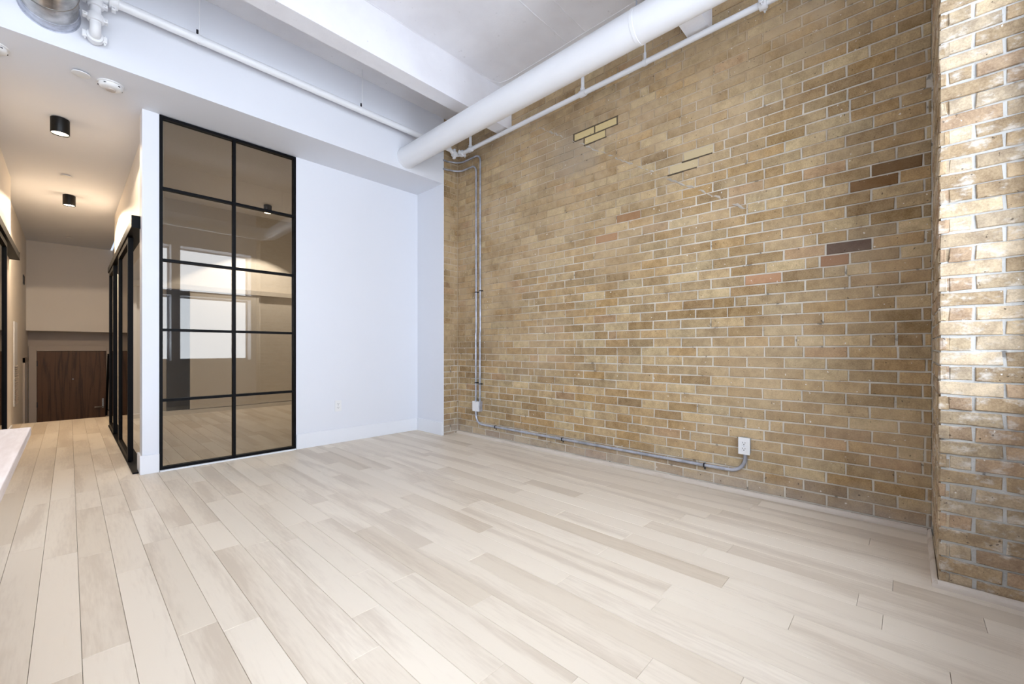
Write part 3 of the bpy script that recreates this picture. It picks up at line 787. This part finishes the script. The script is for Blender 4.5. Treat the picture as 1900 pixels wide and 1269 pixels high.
# ------------------------------------------------------------------ sliding doors along the hallway
def slide_panel(x, y0, y1, z0, z1, label, splits):
    t = thing('sliding_door', (x, (y0+y1)/2, 0), label, 'sliding door', 'black-framed sliding glass doors')
    fw = 0.045; d = 0.018
    box('stile', 'black', x-d, x+d, y0, y0+fw, z0, z1, t); box('stile', 'black', x-d, x+d, y1-fw, y1, z0, z1, t)
    box('rail', 'black', x-d, x+d, y0+fw, y1-fw, z0, z0+fw, t); box('rail', 'black', x-d, x+d, y0+fw, y1-fw, z1-fw, z1, t)
    zz = [z0+fw]+splits+[z1-fw]
    for a, b in zip(zz[:-1], zz[1:]):
        box('pane', 'doorglass', x-0.003, x+0.003, y0+fw, y1-fw, a, b, t)
slide_panel(0.372, 4.98, 6.02, 0.014, 1.985, 'black-framed glass sliding door nearest the glass partition', [])
slide_panel(0.418, 5.95, 6.80, 0.014, 1.985, 'black-framed glass sliding door second along the right of the hallway', [])
slide_panel(0.372, 6.75, 7.5, 0.014, 1.985, 'black-framed glass sliding door farthest along the right of the hallway', [])
tk = thing('door_track', (0.40, 6.0, 1.99), 'black overhead track of the right sliding doors', 'track')
box('track_rail', 'black', 0.345, 0.449, 4.56, 7.58, 1.99, 2.06, tk, 0.003)
box('track_end_cap', 'black', 0.345, 0.449, 4.553, 4.56, 1.985, 2.085, tk)
tag(box('floor_track', 'black', 0.348, 0.44, 4.50, 7.56, 0.0005, 0.012), 'black floor track of the right sliding doors', 'track')
slide_panel(-0.412, 4.9, 6.06, 0.014, 1.985, 'black-framed glass sliding door at the left edge of the photo', [])
tk = thing('door_track', (-0.42, 6.0, 1.96), 'black overhead track of the left sliding door', 'track')
box('track_rail', 'black', -0.449, -0.375, 4.7, 7.14, 1.99, 2.06, tk, 0.003)
box('track_end_cap', 'black', -0.449, -0.375, 7.14, 7.147, 1.985, 2.07, tk)

# ------------------------------------------------------------------ entry door, handrail, grille
dr = thing('door_1', (0.04, 11.65, -1.07), 'dark brown wooden entry door at the end of the hallway', 'door', None, ST)
DX0, DX1, DZ1 = -0.405, 0.505, 0.965
box('door_leaf', 'doorwood', DX0, DX1, 11.605, 11.645, -1.06, DZ1, dr, 0.002)
fr = MB(); fr.box(DX0-0.10, DX0-0.004, 11.58, 11.66, -1.07, DZ1+0.10, 0.003); fr.box(DX1+0.004, min(DX1+0.075, 0.578), 11.58, 11.66, -1.07, DZ1+0.10, 0.003); fr.box(DX0-0.004, DX1+0.004, 11.58, 11.66, DZ1+0.004, DZ1+0.10, 0.003)
fr.build('door_frame', 'grey', dr)
for zz in (0.74, -0.02): box('hinge', 'bolt', DX0-0.008, DX0+0.008, 11.596, 11.606, zz-0.05, zz+0.05, dr)
MB().lathe([(0.011, -0.004), (0.011, 0.0)], (0.05, 11.604, 0.43), 'y', 14).build('peephole', 'chrome', dr, True)
box('lock_plate', 'chrome', 0.445, 0.475, 11.597, 11.605, -0.16, 0.03, dr, 0.003)
MB().tube([(0.46, 11.60, -0.13), (0.46, 11.55, -0.13), (0.445, 11.54, -0.13), (0.34, 11.54, -0.13)], 0.010, 12).build('lever_handle', 'chrome', dr, True)
hr = thing('handrail', (0.50, 10.8, 0.86), 'black sloping handrail on the wall beside the entry door', 'handrail')
a, b = Vector((0.50, 10.70, 0.90)), Vector((0.50, 11.42, -0.28))
dv = (b-a).normalized(); nv = Vector((0, dv.z, -dv.y))
vs = [p+Vector((sx*0.016, 0, 0))+nv*sy*0.03 for p in (a, b) for sx, sy in ((-1, -1), (1, -1), (1, 1), (-1, 1))]
MB().add(vs, [(0, 1, 5, 4), (1, 2, 6, 5), (2, 3, 7, 6), (3, 0, 4, 7), (3, 2, 1, 0), (4, 5, 6, 7)]).build('rail', 'black', hr)
for f in (0.25, 0.9):
    p = a+(b-a)*f; MB().tube([(p.x, p.y, p.z), (p.x+0.03, p.y, p.z-0.03), (0.579, p.y, p.z-0.03)], 0.007, 10).build('bracket', 'black', hr, True)
gr = thing('air_grille', (-0.52, 9.05, 0.5), 'tall narrow return-air grille on the hallway wall by the stairs', 'grille')
box('grille_frame', 'trim', -0.5195, -0.510, 8.80, 9.30, 0.22, 1.38, gr, 0.002)
for k in range(18):
    zz = 0.26+k*0.03
    MB().prism([(-0.510, zz), (-0.498, zz-0.012), (-0.497, zz-0.010), (-0.509, zz+0.003)], 1, 8.84, 9.26).build('louvre', 'grey', gr)
wv = thing('wall_register', (-0.52, 10.6, 2.15), 'small dark wall register high on the left hallway wall', 'register')
box('register_frame', 'bolt', -0.5195, -0.510, 10.5, 10.7, 2.07, 2.22, wv, 0.002)
for k in range(5): box('louvre', 'dark', -0.510, -0.506, 10.52, 10.68, 2.085+k*0.026, 2.097+k*0.026, wv)
d2 = thing('door_2', (-0.52, 11.1, -1.07), 'narrow grey side door casing left of the entry door', 'door', None, ST)
box('door_frame', 'grey', -0.5195, -0.495, 10.45, 10.53, -1.07, 0.86, d2); box('door_frame', 'grey', -0.5195, -0.495, 10.45, 11.24, 0.78, 0.86, d2); box('door_leaf', 'trim', -0.5195, -0.512, 10.53, 11.2, -1.07, 0.78, d2)

# ------------------------------------------------------------------ table at the left edge
TX, TY, TZ = -0.084, 2.05, 0.75
tb = thing('dining_table', (-0.6, 1.3, 0), 'pale whitewashed wooden tabletop corner at the left edge', 'table')
box('table_top', 'tablewood', -1.15, TX, 0.55, TY, TZ-0.024, TZ, tb, 0.0015)
for yy in (0.75, 1.72):
    box('trestle_leg', 'tablewood', -0.90, -0.33, yy, yy+0.06, 0.0, TZ-0.024, tb, 0.003)
box('stretcher', 'tablewood', -0.64, -0.60, 0.81, 1.72, 0.30, 0.42, tb, 0.003)
